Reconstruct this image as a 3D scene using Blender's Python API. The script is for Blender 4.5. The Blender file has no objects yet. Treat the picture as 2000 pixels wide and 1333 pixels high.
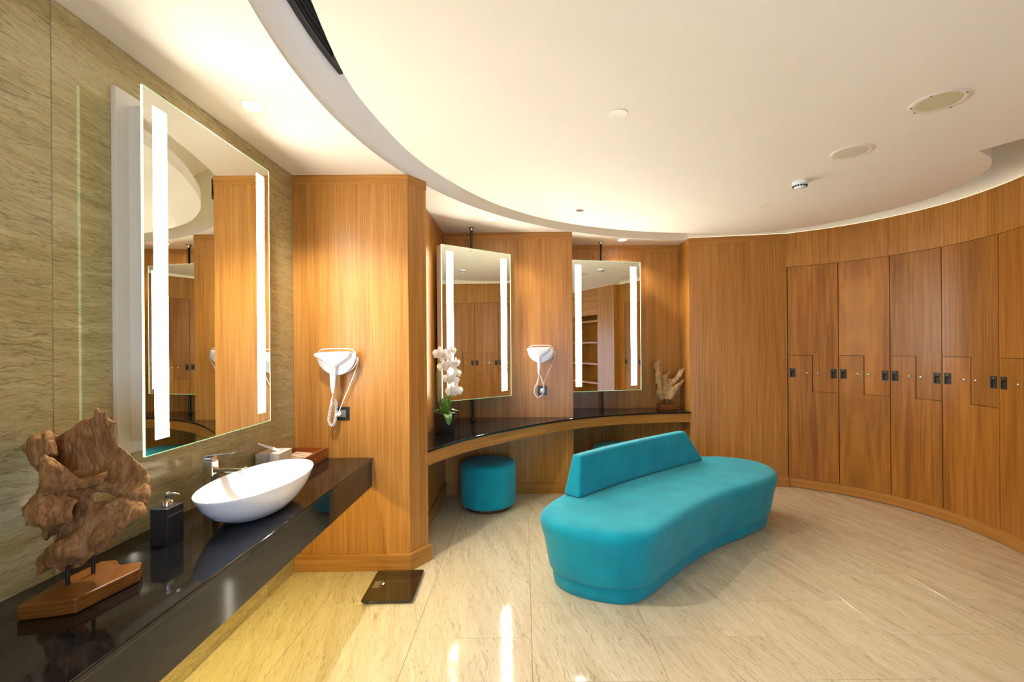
import bpy, bmesh, math, random
import numpy as np
from mathutils import Vector, Matrix, noise
random.seed(7)
SC = bpy.context.scene
COL = SC.collection
PI = math.pi

# ------------------------------------------------------------------ camera, world, exposure
cam = bpy.data.cameras.new('camera'); camo = bpy.data.objects.new('camera', cam); COL.objects.link(camo)
cam.sensor_width = 36.0; cam.sensor_fit = 'HORIZONTAL'; cam.lens = 889.0 / 2000.0 * 36.0
cam.shift_x = -23.0 / 2000.0; cam.shift_y = 10.5 / 2000.0; cam.clip_start = 0.02
camo.location = (0, 0, 1.55)
camo.rotation_mode = 'QUATERNION'
camo.rotation_quaternion = (Matrix.Rotation(PI / 2, 3, 'X') @ Matrix.Rotation(-0.0078, 3, 'Z')).to_quaternion()
SC.camera = camo
SC.view_settings.view_transform = 'Standard'; SC.view_settings.look = 'None'
SC.view_settings.gamma = 1.0; SC.view_settings.exposure = 1.05
SC.view_settings.use_curve_mapping = False
w = bpy.data.worlds.new('world'); SC.world = w; w.use_nodes = True
w.node_tree.nodes['Background'].inputs[0].default_value = (0.42, 0.62, 1.0, 1)
w.node_tree.nodes['Background'].inputs[1].default_value = 6.5
SC.cycles.max_bounces = 10; SC.cycles.diffuse_bounces = 6; SC.cycles.glossy_bounces = 5
SC.cycles.sample_clamp_indirect = 6.0; SC.cycles.caustics_reflective = False; SC.cycles.caustics_refractive = False
SC.cycles.blur_glossy = 0.5

P_LED = 25.0          # emission of the strips of the large mirror
P_LED2 = 9.5         # emission of the strips of the two pole mirrors
P_DOWN = 84.0         # watts of a downlight
P_UNDER = 29.0        # emission of the strip under the wash counter
LED_COL = (1.0, 0.95, 0.84)
DOWN_COL = (1.0, 0.93, 0.82)

def lamp(kind, name, loc, power, color, **kw):
    l = bpy.data.lights.new(name, kind); l.energy = power; l.color = color
    for k, v in kw.items(): setattr(l, k, v)
    o = bpy.data.objects.new(name, l); o.location = loc; COL.objects.link(o); return o

# cool fill through an unseen doorway added behind the camera
fill_portal = lamp('AREA', 'doorway_fill', (0.75, -1.84, 1.05), 1.0, (1, 1, 1), shape='RECTANGLE', size=1.0, size_y=2.0)
fill_portal.rotation_euler = (PI / 2, 0, PI)
fill_portal.data.cycles.is_portal = True

# ------------------------------------------------------------------ materials
class N:
    def __init__(s, name):
        s.m = bpy.data.materials.new(name); s.m.use_nodes = True; s.t = s.m.node_tree
        s.b = s.t.nodes['Principled BSDF']; s.out = s.t.nodes['Material Output']
    def n(s, t, **kw):
        x = s.t.nodes.new(t)
        for k, v in kw.items():
            if k.startswith('i_'): x.inputs[k[2:].replace('_', ' ')].default_value = v
            else: setattr(x, k, v)
        return x
    def l(s, a, b): s.t.links.new(a, b)
    def pos(s): return s.n('ShaderNodeNewGeometry').outputs['Position']
    def map(s, vec, loc=(0, 0, 0), rot=(0, 0, 0), sc=(1, 1, 1), typ='POINT'):
        x = s.n('ShaderNodeMapping', vector_type=typ); s.l(vec, x.inputs[0])
        x.inputs['Location'].default_value = loc; x.inputs['Rotation'].default_value = rot; x.inputs['Scale'].default_value = sc
        return x.outputs[0]
    def noise(s, vec, scale, detail=3, rough=.5, dist=0):
        x = s.n('ShaderNodeTexNoise'); s.l(vec, x.inputs['Vector'])
        x.inputs['Scale'].default_value = scale; x.inputs['Detail'].default_value = detail
        x.inputs['Roughness'].default_value = rough; x.inputs['Distortion'].default_value = dist
        return x.outputs['Fac']
    def ramp(s, fac, stops, interp='LINEAR'):
        x = s.n('ShaderNodeValToRGB'); s.l(fac, x.inputs[0]); x.color_ramp.interpolation = interp
        e = x.color_ramp.elements
        while len(e) < len(stops): e.new(.5)
        for q, (p, c) in zip(e, stops): q.position = p; q.color = (*c, 1) if len(c) == 3 else c
        return x.outputs[0]
    def mix(s, a, b, fac, typ='MIX'):
        x = s.n('ShaderNodeMix', data_type='RGBA', blend_type=typ)
        for v, i in ((a, 6), (b, 7), (fac, 0)):
            if hasattr(v, 'is_output'): s.l(v, x.inputs[i])
            else: x.inputs[i].default_value = (*v, 1) if isinstance(v, tuple) else v
        return x.outputs[2]
    def math(s, op, a, b=0.0):
        x = s.n('ShaderNodeMath', operation=op)
        for v, i in ((a, 0), (b, 1)):
            if hasattr(v, 'is_output'): s.l(v, x.inputs[i])
            else: x.inputs[i].default_value = v
        return x.outputs[0]
    def bump(s, h, strength=.2, dist=.002):
        x = s.n('ShaderNodeBump'); s.l(h, x.inputs['Height']); x.inputs['Strength'].default_value = strength
        x.inputs['Distance'].default_value = dist; s.l(x.outputs[0], s.b.inputs['Normal'])
    def set(s, base=None, rough=None, metal=None, spec=None, coat=None, sheen=None):
        for v, k in ((base, 'Base Color'), (rough, 'Roughness'), (metal, 'Metallic'), (spec, 'Specular IOR Level'), (coat, 'Coat Weight'), (sheen, 'Sheen Weight')):
            if v is None: continue
            if hasattr(v, 'is_output'): s.l(v, s.b.inputs[k])
            else: s.b.inputs[k].default_value = (*v, 1) if isinstance(v, tuple) else v
        return s.m

def plain(name, base, rough=.5, metal=0., var=.06, scale=30, spec=.5, coat=0.):
    q = N(name); f = q.noise(q.pos(), scale, 3)
    c = q.ramp(f, [(.3, tuple(x * (1 - var) for x in base)), (.7, tuple(min(1, x * (1 + var)) for x in base))])
    return q.set(c, rough, metal, spec, coat)

def emit(name, col, st):
    q = N(name); q.set((0.02, .02, .02), .5)
    q.b.inputs['Emission Color'].default_value = (*col, 1); q.b.inputs['Emission Strength'].default_value = st
    return q.m

def wood(name, dark, mid, light, leaf=.085, rough=.34, horizontal=False, objvar=0.0):
    q = N(name); p = q.pos()
    sep = q.n('ShaderNodeSeparateXYZ'); q.l(p, sep.inputs[0])
    u = q.math('ADD', q.math('MULTIPLY', sep.outputs[0], .94), q.math('MULTIPLY', sep.outputs[1], .77))
    v = sep.outputs[2]
    if horizontal: u, v = v, u
    cmb = q.n('ShaderNodeCombineXYZ')
    idn = q.math('FLOOR', q.math('DIVIDE', u, leaf))
    q.l(q.math('MULTIPLY', u, 150.0), cmb.inputs[0]); q.l(q.math('MULTIPLY', v, 1.6), cmb.inputs[1]); q.l(q.math('MULTIPLY', idn, 3.7), cmb.inputs[2])
    fine = q.noise(cmb.outputs[0], 1.0, 4, .6, .2)
    cm2 = q.n('ShaderNodeCombineXYZ')
    q.l(q.math('MULTIPLY', u, 14.0), cm2.inputs[0]); q.l(q.math('MULTIPLY', v, .55), cm2.inputs[1]); q.l(idn, cm2.inputs[2])
    broad = q.noise(cm2.outputs[0], 1.0, 3, .55, .5)
    cm3 = q.n('ShaderNodeCombineXYZ'); q.l(idn, cm3.inputs[0])
    wn = q.n('ShaderNodeTexWhiteNoise', noise_dimensions='3D'); q.l(cm3.outputs[0], wn.inputs[0])
    f = q.math('ADD', q.math('MULTIPLY', fine, .62), q.math('MULTIPLY', broad, .38))
    f = q.math('ADD', f, q.math('MULTIPLY', q.math('SUBTRACT', wn.outputs[0], .5), .035))
    c = q.ramp(f, [(.32, dark), (.5, mid), (.68, light)])
    if objvar:
        oi = q.n('ShaderNodeObjectInfo')
        k = q.math('ADD', q.math('MULTIPLY', oi.outputs['Random'], objvar), 1 - objvar / 2)
        x = q.n('ShaderNodeHueSaturation'); q.l(c, x.inputs['Color']); q.l(k, x.inputs['Value']); c = x.outputs[0]
    q.bump(fine, .06, .001)
    return q.set(c, rough, 0, .4)

def stone(name, dirs, pal, rough, sx, sy, warp=.5, vein=.5, spec=.5, objvar=.05, width=.02):
    """sandstone / marble: fine grain along one direction plus thin wavy veins of two sizes"""
    q = N(name); p = q.pos(); (A, B) = dirs
    def dot(a):
        d = q.n('ShaderNodeVectorMath', operation='DOT_PRODUCT'); q.l(p, d.inputs[0]); d.inputs[1].default_value = a; return d.outputs['Value']
    along, across = dot(A), dot(B)
    oi = q.n('ShaderNodeObjectInfo'); rnd = oi.outputs['Random']
    def nz(fx, fy, seed, det, rough_, src):
        c = q.n('ShaderNodeCombineXYZ'); q.l(q.math('MULTIPLY', along, fx), c.inputs[0]); q.l(q.math('MULTIPLY', src, fy), c.inputs[1])
        q.l(q.math('MULTIPLY', rnd, seed), c.inputs[2]); return q.noise(c.outputs[0], 1.0, det, rough_, 0)
    w1 = q.math('MULTIPLY', q.math('SUBTRACT', nz(5, 5, 3.0, 3, .6, across), .5), .10 * warp)
    w2 = q.math('MULTIPLY', q.math('SUBTRACT', nz(30, 30, 4.0, 2, .5, across), .5), .022 * warp)
    ac = q.math('ADD', across, q.math('ADD', w1, w2))
    g = nz(sx * 4, sy * 3.2, 9.0, 4, .65, ac)
    g2 = nz(sx * .6, sy * .28, 2.0, 3, .55, ac)
    col = q.ramp(q.math('ADD', q.math('MULTIPLY', g, .55), q.math('MULTIPLY', g2, .45)), [(.33, pal[0]), (.5, pal[1]), (.67, pal[2])])
    blot = nz(2.5, 2.5, 5.0, 3, .6, across)
    mask = q.ramp(blot, [(.3, (.35, .35, .35)), (.66, (1, 1, 1))])
    for fx, fy, wd, st in ((sx, sy * .5, width, vein), (sx * 2.2, sy * 1.1, width * 1.3, vein * .7)):
        v = nz(fx, fy, 7.0 + fx, 2, .5, ac)
        f = q.ramp(q.math('ABSOLUTE', q.math('SUBTRACT', v, .5)), [(0, (1, 1, 1)), (wd, (0, 0, 0))])
        col = q.mix(col, pal[3], q.math('MULTIPLY', f, q.math('MULTIPLY', mask, st)))
    x = q.n('ShaderNodeHueSaturation'); q.l(col, x.inputs['Color'])
    q.l(q.math('ADD', q.math('MULTIPLY', rnd, objvar), 1 - objvar / 2), x.inputs['Value'])
    return q.set(x.outputs[0], rough, 0, spec)

def S(r, g, b):   # sRGB 0-255 -> linear
    f = lambda c: (c / 255 / 12.92) if c / 255 <= .04045 else ((c / 255 + .055) / 1.055) ** 2.4
    return (f(r), f(g), f(b))

M = {}
M['wood'] = wood('teak_veneer', S(142, 90, 34), S(176, 120, 52), S(200, 145, 74))
M['wood_h'] = wood('teak_veneer_cross', S(142, 90, 34), S(176, 120, 52), S(200, 145, 74), horizontal=True)
M['locker'] = wood('locker_veneer', S(124, 74, 24), S(160, 103, 38), S(186, 128, 54), leaf=.23, rough=.33, objvar=.2)
M['gap'] = plain('dark_carcass', (.02, .011, .005), .8)
th = math.radians(14)
M['marble'] = stone('beige_marble', ((math.sin(th), -math.cos(th), 0), (math.cos(th), math.sin(th), 0)),
                    (S(188, 171, 138), S(206, 191, 160), S(220, 208, 181), S(112, 92, 60)), .09, 2.0, 56.0, .7, .46, width=.018)
tw = math.radians(-3)
M['sandstone'] = stone('veined_sandstone', ((0, math.cos(tw), math.sin(tw)), (0, -math.sin(tw), math.cos(tw))),
                       (S(150, 134, 88), S(176, 160, 112), S(197, 182, 135), S(88, 74, 40)), .06, 4.0, 84.0, .55, .62)
M['grout'] = plain('grout', S(150, 130, 95), .8)
M['plaster'] = plain('white_plaster', S(243, 235, 218), .75, var=.01, scale=3)
M['white_metal'] = plain('white_lacquer', S(236, 225, 206), .4, var=.01)
M['ceramic'] = plain('white_ceramic', S(248, 248, 246), .06, var=.005, coat=.5)
M['white_plastic'] = plain('white_plastic', S(242, 243, 246), .28, var=.01)
M['chrome'] = plain('chrome', (.82, .82, .82), .08, 1.0, var=.02)
M['black_plastic'] = plain('black_plastic', (.012, .012, .012), .4)
M['black_metal'] = plain('black_metal', (.02, .018, .016), .35, .3)
M['black_matte'] = plain('black_resin', S(44, 42, 40), .45, var=.1, scale=300)
M['scale_glass'] = plain('black_glass', (.008, .007, .006), .04, coat=1.0)
M['lcd'] = plain('lcd_panel', S(120, 112, 80), .3)
M['grey_metal'] = plain('grey_metal', S(150, 148, 142), .35, .8)
M['dark_grille'] = plain('dark_grille', S(34, 32, 27), .5)
M['deep_black'] = plain('void', (.004, .004, .004), .9)
M['ink'] = plain('dark_ink', (.03, .02, .015), .6)
M['ink_grey'] = plain('grey_ink', S(128, 125, 120), .5)
M['ink_white'] = plain('white_ink', S(235, 235, 235), .5)
M['ink_red'] = plain('red_ink', S(165, 95, 80), .5)
M['paper'] = plain('white_paper', S(246, 245, 243), .8)
M['card_band'] = plain('grey_band', S(206, 196, 190), .6)
M['card_cream'] = plain('cream_card', S(232, 221, 200), .6)
M['kraft'] = plain('kraft_paper', S(200, 160, 112), .7)
M['kraft_pale'] = plain('pale_kraft', S(206, 178, 150), .7)
M['tray'] = wood('tray_wood', S(120, 62, 20), S(165, 92, 36), S(190, 118, 58), leaf=.5, horizontal=True)
M['speaker_mesh'] = plain('speaker_mesh', S(212, 206, 184), .7, var=.05, scale=500)
M['reflector'] = plain('recess_shaded_reflector', S(196, 184, 156), .4, var=.02)  # beige darkened to paint the shade of a recess onto a flat disc
M['panel_green'] = plain('access_panel', S(206, 200, 160), .6, var=.02)
M['led'] = emit('led_strip', LED_COL, P_LED); M['led_small'] = emit('led_strip_small', LED_COL, P_LED2)
M['edge'] = emit('lit_glass_edge', (.75, 1.0, .45), 2.2)
M['edge_dim'] = emit('dim_glass_edge', (.55, 1.0, .45), .55)
M['lamp'] = emit('downlight_lens', (1, .96, .88), 14)
M['under'] = emit('warm_strip', (1.0, .77, .17), P_UNDER)
M['cove_ledge'] = emit('ledge_strip', (1.0, .84, .55), 1.1)
M['cove_cool'] = emit('cool_cove_strip', (.66, .74, 1.0), 7.0)
M['cove_warm'] = emit('warm_cove_strip', (1.0, .78, .38), 3.0)
def mirror_mat():
    q = N('mirror_silver'); f = q.noise(q.pos(), 1.0)
    return q.set(q.ramp(f, [(.3, (.86, .87, .78)), (.7, (.87, .88, .79))]), 0.0, 1.0)
M['mirror'] = mirror_mat()
def granite():
    q = N('black_granite'); p = q.pos()
    v = q.n('ShaderNodeTexVoronoi'); q.l(p, v.inputs['Vector']); v.inputs['Scale'].default_value = 420
    s1 = q.ramp(v.outputs['Distance'], [(0.0, (1, 1, 1)), (.10, (0, 0, 0))])
    wn = q.noise(p, 200, 2)
    f = q.math('MULTIPLY', s1, q.ramp(wn, [(.5, (0, 0, 0)), (.62, (1, 1, 1))]))
    c = q.mix(q.ramp(q.noise(p, 260, 3), [(.35, (.004, .004, .0045)), (.7, (.014, .0135, .013))]), (.20, .19, .17), f)
    return q.set(c, .06, 0, .5)
M['granite'] = granite()
def fabric(name, a, b):
    q = N(name); p = q.pos()
    f = q.noise(p, 6, 4); g = q.noise(p, 900, 2)
    c = q.ramp(f, [(.3, a), (.7, b)])
    q.bump(q.math('ADD', q.math('MULTIPLY', g, .4), q.noise(q.map(p, sc=(1, 1, .4)), 14, 3)), .12, .004)
    return q.set(c, .85, 0, .25, None, .15)
M['teal'] = fabric('turquoise_fabric', S(0, 139, 158), S(3, 154, 171))
def driftwood(name, dark, mid, light, sc=1.0):
    q = N(name); p = q.pos()
    g = q.noise(q.map(p, rot=(.3, .5, .4), sc=(60 * sc, 60 * sc, 9 * sc)), 1.0, 5, .65, 1.2)
    b = q.noise(p, 9 * sc, 4, .6)
    c = q.ramp(q.math('ADD', q.math('MULTIPLY', g, .55), q.math('MULTIPLY', b, .45)), [(.33, dark), (.5, mid), (.66, light)])
    q.bump(g, .5, .004)
    return q.set(c, .7, 0, .25)
M['drift'] = driftwood('driftwood', S(92, 58, 28), S(150, 104, 60), S(192, 146, 94))
M['drift_pale'] = driftwood('pale_driftwood', S(112, 84, 50), S(176, 142, 96), S(216, 186, 140), 1.4)
M['plinth'] = wood('polished_plinth', S(80, 44, 13), S(116, 70, 24), S(144, 92, 38), leaf=.6, rough=.22, horizontal=True)
M['stool_base'] = plain('brown_base', S(92, 54, 32), .5, var=.15)
def petalm():
    q = N('orchid_petal'); f = q.noise(q.pos(), 60, 2)
    c = q.ramp(f, [(.3, S(250, 247, 242)), (.7, S(255, 254, 252))]); q.set(c, .5)
    tr = q.n('ShaderNodeBsdfTranslucent'); q.l(c, tr.inputs[0]); mx = q.n('ShaderNodeMixShader'); mx.inputs[0].default_value = .45
    q.l(q.b.outputs[0], mx.inputs[1]); q.l(tr.outputs[0], mx.inputs[2]); q.l(mx.outputs[0], q.out.inputs[0]); return q.m
M['petal'] = petalm()
M['lip'] = plain('orchid_lip', S(236, 214, 110), .5)
def leafm():
    q = N('orchid_leaf'); f = q.noise(q.pos(), 25, 3)
    return q.set(q.ramp(f, [(.3, S(66, 118, 34)), (.7, S(112, 160, 58))]), .3, 0, .5)
M['leaf'] = leafm()
M['stem'] = plain('orchid_stem', S(90, 110, 50), .5)
M['soil'] = plain('moss', S(150, 140, 110), .9, var=.3, scale=120)

# ------------------------------------------------------------------ helpers
def add(name, verts, faces, mat=None, parent=None, smooth=False, bevel=0, seg=2, angle=40, recalc=True):
    me = bpy.data.meshes.new(name)
    me.from_pydata([tuple(v) for v in verts], [], [tuple(f) for f in faces])
    if recalc:
        bm = bmesh.new(); bm.from_mesh(me); bmesh.ops.recalc_face_normals(bm, faces=bm.faces); bm.to_mesh(me); bm.free()
    o = bpy.data.objects.new(name, me); COL.objects.link(o)
    if mat: me.materials.append(M[mat])
    if parent: o.parent = parent
    if smooth:
        me.shade_smooth()
        if smooth == 'auto': me.set_sharp_from_angle(angle=math.radians(angle))
    if bevel:
        b = o.modifiers.new('bevel', 'BEVEL'); b.width = bevel; b.segments = seg; b.limit_method = 'ANGLE'; b.angle_limit = math.radians(35)
    return o

def tagit(o, label, cat, group=None, kind=None):
    if label: o['label'] = label
    if cat: o['category'] = cat
    if group: o['group'] = group
    if kind: o['kind'] = kind
    return o

def thing(name, label, cat, loc=(0, 0, 0), rz=0, group=None):
    o = bpy.data.objects.new(name, None); COL.objects.link(o); o.location = loc; o.rotation_euler = (0, 0, rz)
    o.empty_display_size = .1
    return tagit(o, label, cat, group)

def struct(o): o['kind'] = 'structure'; return o

def boxv(x0, x1, y0, y1, z0, z1):
    v = [(x, y, z) for z in (z0, z1) for y in (y0, y1) for x in (x0, x1)]
    f = [(0, 2, 3, 1), (4, 5, 7, 6), (0, 1, 5, 4), (2, 6, 7, 3), (0, 4, 6, 2), (1, 3, 7, 5)]
    return v, f
def box(name, x0, x1, y0, y1, z0, z1, mat, parent=None, bevel=0, seg=2):
    v, f = boxv(x0, x1, y0, y1, z0, z1); return add(name, v, f, mat, parent, bevel=bevel, seg=seg)
def multi(parts):
    V, F = [], []
    for v, f in parts:
        k = len(V); V += [tuple(a) for a in v]; F += [tuple(i + k for i in q) for q in f]
    return V, F
def prism(name, poly, z0, z1, mat, parent=None, bevel=0, smooth=False):
    n = len(poly)
    v = [(x, y, z0) for x, y in poly] + [(x, y, z1) for x, y in poly]
    f = [tuple(range(n))[::-1], tuple(range(n, 2 * n))] + [(i, (i + 1) % n, n + (i + 1) % n, n + i) for i in range(n)]
    return add(name, v, f, mat, parent, smooth, bevel)
def lathev(prof, seg=32, c=(0, 0, 0), sx=1, sy=1):
    V, F = [], []; rows = []
    for r, z in prof:
        if r < 1e-6: rows.append([len(V)]); V.append((c[0], c[1], c[2] + z))
        else:
            rows.append(list(range(len(V), len(V) + seg)))
            for i in range(seg):
                a = 2 * PI * i / seg; V.append((c[0] + r * sx * math.cos(a), c[1] + r * sy * math.sin(a), c[2] + z))
    for A, B in zip(rows, rows[1:]):
        for i in range(seg):
            j = (i + 1) % seg
            if len(A) == 1 and len(B) == 1: continue
            if len(A) == 1: F.append((A[0], B[j], B[i]))
            elif len(B) == 1: F.append((A[i], A[j], B[0]))
            else: F.append((A[i], A[j], B[j], B[i]))
    if len(rows[0]) > 1: F.append(tuple(rows[0][::-1]))
    if len(rows[-1]) > 1: F.append(tuple(rows[-1]))
    return V, F
def lathe(name, prof, mat, parent=None, seg=32, c=(0, 0, 0), sx=1, sy=1, angle=40):
    v, f = lathev(prof, seg, c, sx, sy); return add(name, v, f, mat, parent, 'auto', angle=angle)
def tubev(pts, rad, seg=8, sq=1.0):
    pts = [Vector(p) for p in pts]; n = len(pts); V, F = [], []
    rad = rad if isinstance(rad, (list, tuple)) else [rad] * n
    t0 = (pts[1] - pts[0]).normalized(); up = Vector((0, 0, 1)) if abs(t0.z) < .9 else Vector((0, 1, 0))
    nrm = (up - t0 * up.dot(t0)).normalized()
    for i, p in enumerate(pts):
        t = (pts[min(i + 1, n - 1)] - pts[max(i - 1, 0)]).normalized()
        nrm = (nrm - t * nrm.dot(t)).normalized(); bn = t.cross(nrm)
        for k in range(seg):
            a = 2 * PI * k / seg; V.append(p + (nrm * math.cos(a) * sq + bn * math.sin(a)) * rad[i])
    for i in range(n - 1):
        for k in range(seg):
            j = (k + 1) % seg; F.append((i * seg + k, i * seg + j, (i + 1) * seg + j, (i + 1) * seg + k))
    F.append(tuple(range(seg))[::-1]); F.append(tuple(range((n - 1) * seg, n * seg)))
    return V, F
def tube(name, pts, rad, mat, parent=None, seg=8, sq=1.0):
    v, f = tubev(pts, rad, seg, sq); return add(name, v, f, mat, parent, 'auto', angle=60)
def catmull(P, n=8, closed=False):
    P = [Vector(p) for p in P]; out = []; m = len(P)
    for i in range(m if closed else m - 1):
        g = lambda k: P[k % m] if closed else P[min(max(k, 0), m - 1)]
        a, b, c, d = g(i - 1), g(i), g(i + 1), g(i + 2)
        for k in range(n):
            t = k / n
            out.append(.5 * ((2 * b) + (-a + c) * t + (2 * a - 5 * b + 4 * c - d) * t * t + (-a + 3 * b - 3 * c + d) * t ** 3))
    if not closed: out.append(P[-1])
    return out
def resample(P, n, closed=False):
    P = [Vector(p) for p in P]
    if closed: P = P + [P[0]]
    d = [0]
    for a, b in zip(P, P[1:]): d.append(d[-1] + (b - a).length)
    out = []
    for k in range(n):
        s = d[-1] * k / (n if closed else n - 1)
        i = min(max(np.searchsorted(d, s) - 1, 0), len(P) - 2)
        t = (s - d[i]) / max(d[i + 1] - d[i], 1e-9); out.append(P[i].lerp(P[i + 1], t))
    return out
def offset(path, d):
    """offset an open 2D polyline to its right by d (mitred)"""
    P = [Vector((p[0], p[1])) for p in path]; out = []
    for i, p in enumerate(P):
        ns = []
        for a, b in ((i - 1, i), (i, i + 1)):
            if 0 <= a and b < len(P):
                t = (P[b] - P[a]).normalized(); ns.append(Vector((t.y, -t.x)))
        if len(ns) == 1: out.append(p + ns[0] * d)
        else:
            m = (ns[0] + ns[1]).normalized(); out.append(p + m * d / max(m.dot(ns[0]), .35))
    return out
def strip(name, path, d0, d1, z0, z1, mat, parent=None, bevel=0, smooth=False):
    A, B = offset(path, d0), offset(path, d1); n = len(A); V, F = [], []
    for a, b in zip(A, B): V += [(a.x, a.y, z0), (b.x, b.y, z0), (b.x, b.y, z1), (a.x, a.y, z1)]
    for i in range(n - 1):
        for k in range(4): F.append((4 * i + k, 4 * i + (k + 1) % 4, 4 * i + 4 + (k + 1) % 4, 4 * i + 4 + k))
    F.append((0, 1, 2, 3)); F.append((4 * n - 4, 4 * n - 1, 4 * n - 2, 4 * n - 3))
    return add(name, V, F, mat, parent, 'auto' if smooth else False, bevel)
def text(name, s, size, mtx, mat, parent, depth=.0004, align='CENTER'):
    cu = bpy.data.curves.new(name, 'FONT'); cu.body = s; cu.size = size; cu.align_x = align; cu.align_y = 'CENTER'; cu.extrude = depth; cu.resolution_u = 3
    t = bpy.data.objects.new(name, cu); COL.objects.link(t)
    dg = bpy.context.evaluated_depsgraph_get(); me = bpy.data.meshes.new_from_object(t.evaluated_get(dg))
    bpy.data.objects.remove(t); bpy.data.curves.remove(cu)
    me.transform(mtx); me.materials.clear(); me.materials.append(M[mat])
    o = bpy.data.objects.new(name, me); COL.objects.link(o); o.parent = parent; return o
def frame(o, x, y):           # matrix with origin o, local x, y axes
    x = Vector(x).normalized(); y = Vector(y).normalized(); z = x.cross(y)
    return Matrix(((x.x, y.x, z.x, o[0]), (x.y, y.y, z.y, o[1]), (x.z, y.z, z.z, o[2]), (0, 0, 0, 1)))
def copy_tree(o, loc=None, rz=None, label=None):
    r = o.copy(); COL.objects.link(r)
    def kids(src, dst):
        for ch in list(src.children):
            if ch.name.startswith('~'): continue
            c = ch.copy(); COL.objects.link(c); c.parent = dst; kids(ch, c)
    kids(o, r)
    if loc: r.location = loc
    if rz is not None: r.rotation_euler = (0, 0, rz)
    if label: r['label'] = label
    return r

# ------------------------------------------------------------------ plan of the room
CEIL = 2.753; TOP = 3.36; XL = -1.60
RC, RR = Vector((2.108, 2.120)), 3.10          # cove rim circle
COLUMN = [(XL, 3.165), (-.80, 3.165), (-.705, 3.31), (-.84, 3.37), (-.84, 4.81)]
BACK = [(-.84, 4.81), (.515, 4.79), (.515, 5.46), (1.875, 5.46), (1.865, 5.12), (2.865, 4.95)]
LOCK = catmull([Vector(p) for p in [(2.865, 4.95), (3.25, 4.66), (3.50, 4.32), (3.645, 3.93), (3.655, 3.52), (3.58, 3.17), (3.50, 2.78), (3.45, 2.35), (3.43, 2.0)]], 14)
_ld = [0.0]
for a, b in zip(LOCK, LOCK[1:]): _ld.append(_ld[-1] + (b - a).length)
def lock_pt(s, d=0.0):
    i = min(max(int(np.searchsorted(_ld, s)) - 1, 0), len(LOCK) - 2)
    t = (s - _ld[i]) / (_ld[i + 1] - _ld[i]); p = LOCK[i].lerp(LOCK[i + 1], t)
    a = LOCK[max(i - 1, 0)]; b = LOCK[min(i + 2, len(LOCK) - 1)]
    tg = (b - a).normalized(); n = Vector((tg.y, -tg.x)); return p + n * d, tg, n

# floor: running bond of marble tiles
fl = struct(box('floor', -1.7, 4.6, -1.9, 5.9, -.10, -.012, 'grout'))
TW, TD = .63, .65
for c in range(-3, 9):
    x0 = .03 + TW * c; x1 = x0 + TW
    if x1 < XL or x0 > 3.85: continue
    x0, x1 = max(x0, XL), min(x1, 3.85)
    ph = 2.75 if c % 2 == 0 else 2.42
    for r in range(-7, 6):
        y0 = ph + TD * r; y1 = y0 + TD
        if y1 < -1.8 or y0 > 5.5: continue
        y0, y1 = max(y0, -1.8), min(y1, 5.6)
        g, b = .0007, .0012
        V = [(x0 + g, y0 + g, -.012), (x1 - g, y0 + g, -.012), (x1 - g, y1 - g, -.012), (x0 + g, y1 - g, -.012),
             (x0 + g, y0 + g, -b), (x1 - g, y0 + g, -b), (x1 - g, y1 - g, -b), (x0 + g, y1 - g, -b),
             (x0 + g + b, y0 + g + b, 0), (x1 - g - b, y0 + g + b, 0), (x1 - g - b, y1 - g - b, 0), (x0 + g + b, y1 - g - b, 0)]
        F = [(3, 2, 1, 0), (8, 9, 10, 11)]
        for k in range(4):
            j = (k + 1) % 4; F += [(k, j, 4 + j, 4 + k), (4 + k, 4 + j, 8 + j, 8 + k)]
        add('tile', V, F, 'marble', fl, recalc=False)

# left stone wall of tall panels
wl = struct(box('wall_left', -1.76, XL - .012, -1.9, 3.3, 0, TOP, 'grout'))
ys = [-1.9, -1.637, -1.0, -.363, .274, .911, 1.548, 2.185, 2.822, 3.165]
for a, b in zip(ys, ys[1:]):
    box('stone_panel', XL - .012, XL, a + .0008, b - .0008, 0, CEIL, 'sandstone', wl, bevel=.0012, seg=1)

# column wall and back wall
wc = struct(prism('wall_partition', COLUMN + [(XL, 4.81)], 0, CEIL, 'wood'))
wb = struct(prism('wall_back', BACK + [(2.9, 5.8), (-1.7, 5.8), (-1.7, 4.811)], 0, CEIL, 'wood'))
struct(strip('trim_1', COLUMN[:5], -.004, .0025, 2.690, CEIL, 'wood_h'))
struct(strip('trim_2', BACK, -.004, .0025, 2.690, CEIL, 'wood_h'))
struct(strip('baseboard_partition', COLUMN, -.005, .018, 0, .118, 'wood_h', bevel=.003))
struct(strip('baseboard_back', BACK, -.005, .018, 0, .11, 'wood_h', bevel=.003))

# locker wall: plinth, fascia above the lockers, masonry behind
lp = [lock_pt(s)[0] for s in np.linspace(0, _ld[-1], 70)]
struct(strip('baseboard_right', lp, -.03, -.012, .006, .105, 'wood_h', smooth=True))
struct(strip('trim_3', lp, -.03, .0, 2.389, CEIL, 'wood', smooth=True))
struct(strip('wall_right', lp, -.5, -.34, 0, TOP, 'plaster', smooth=True))
struct(strip('wall_cove', [(1.87, 5.119)] + lp, -.11, -.05, CEIL - .01, TOP, 'plaster', smooth=True))
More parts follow.
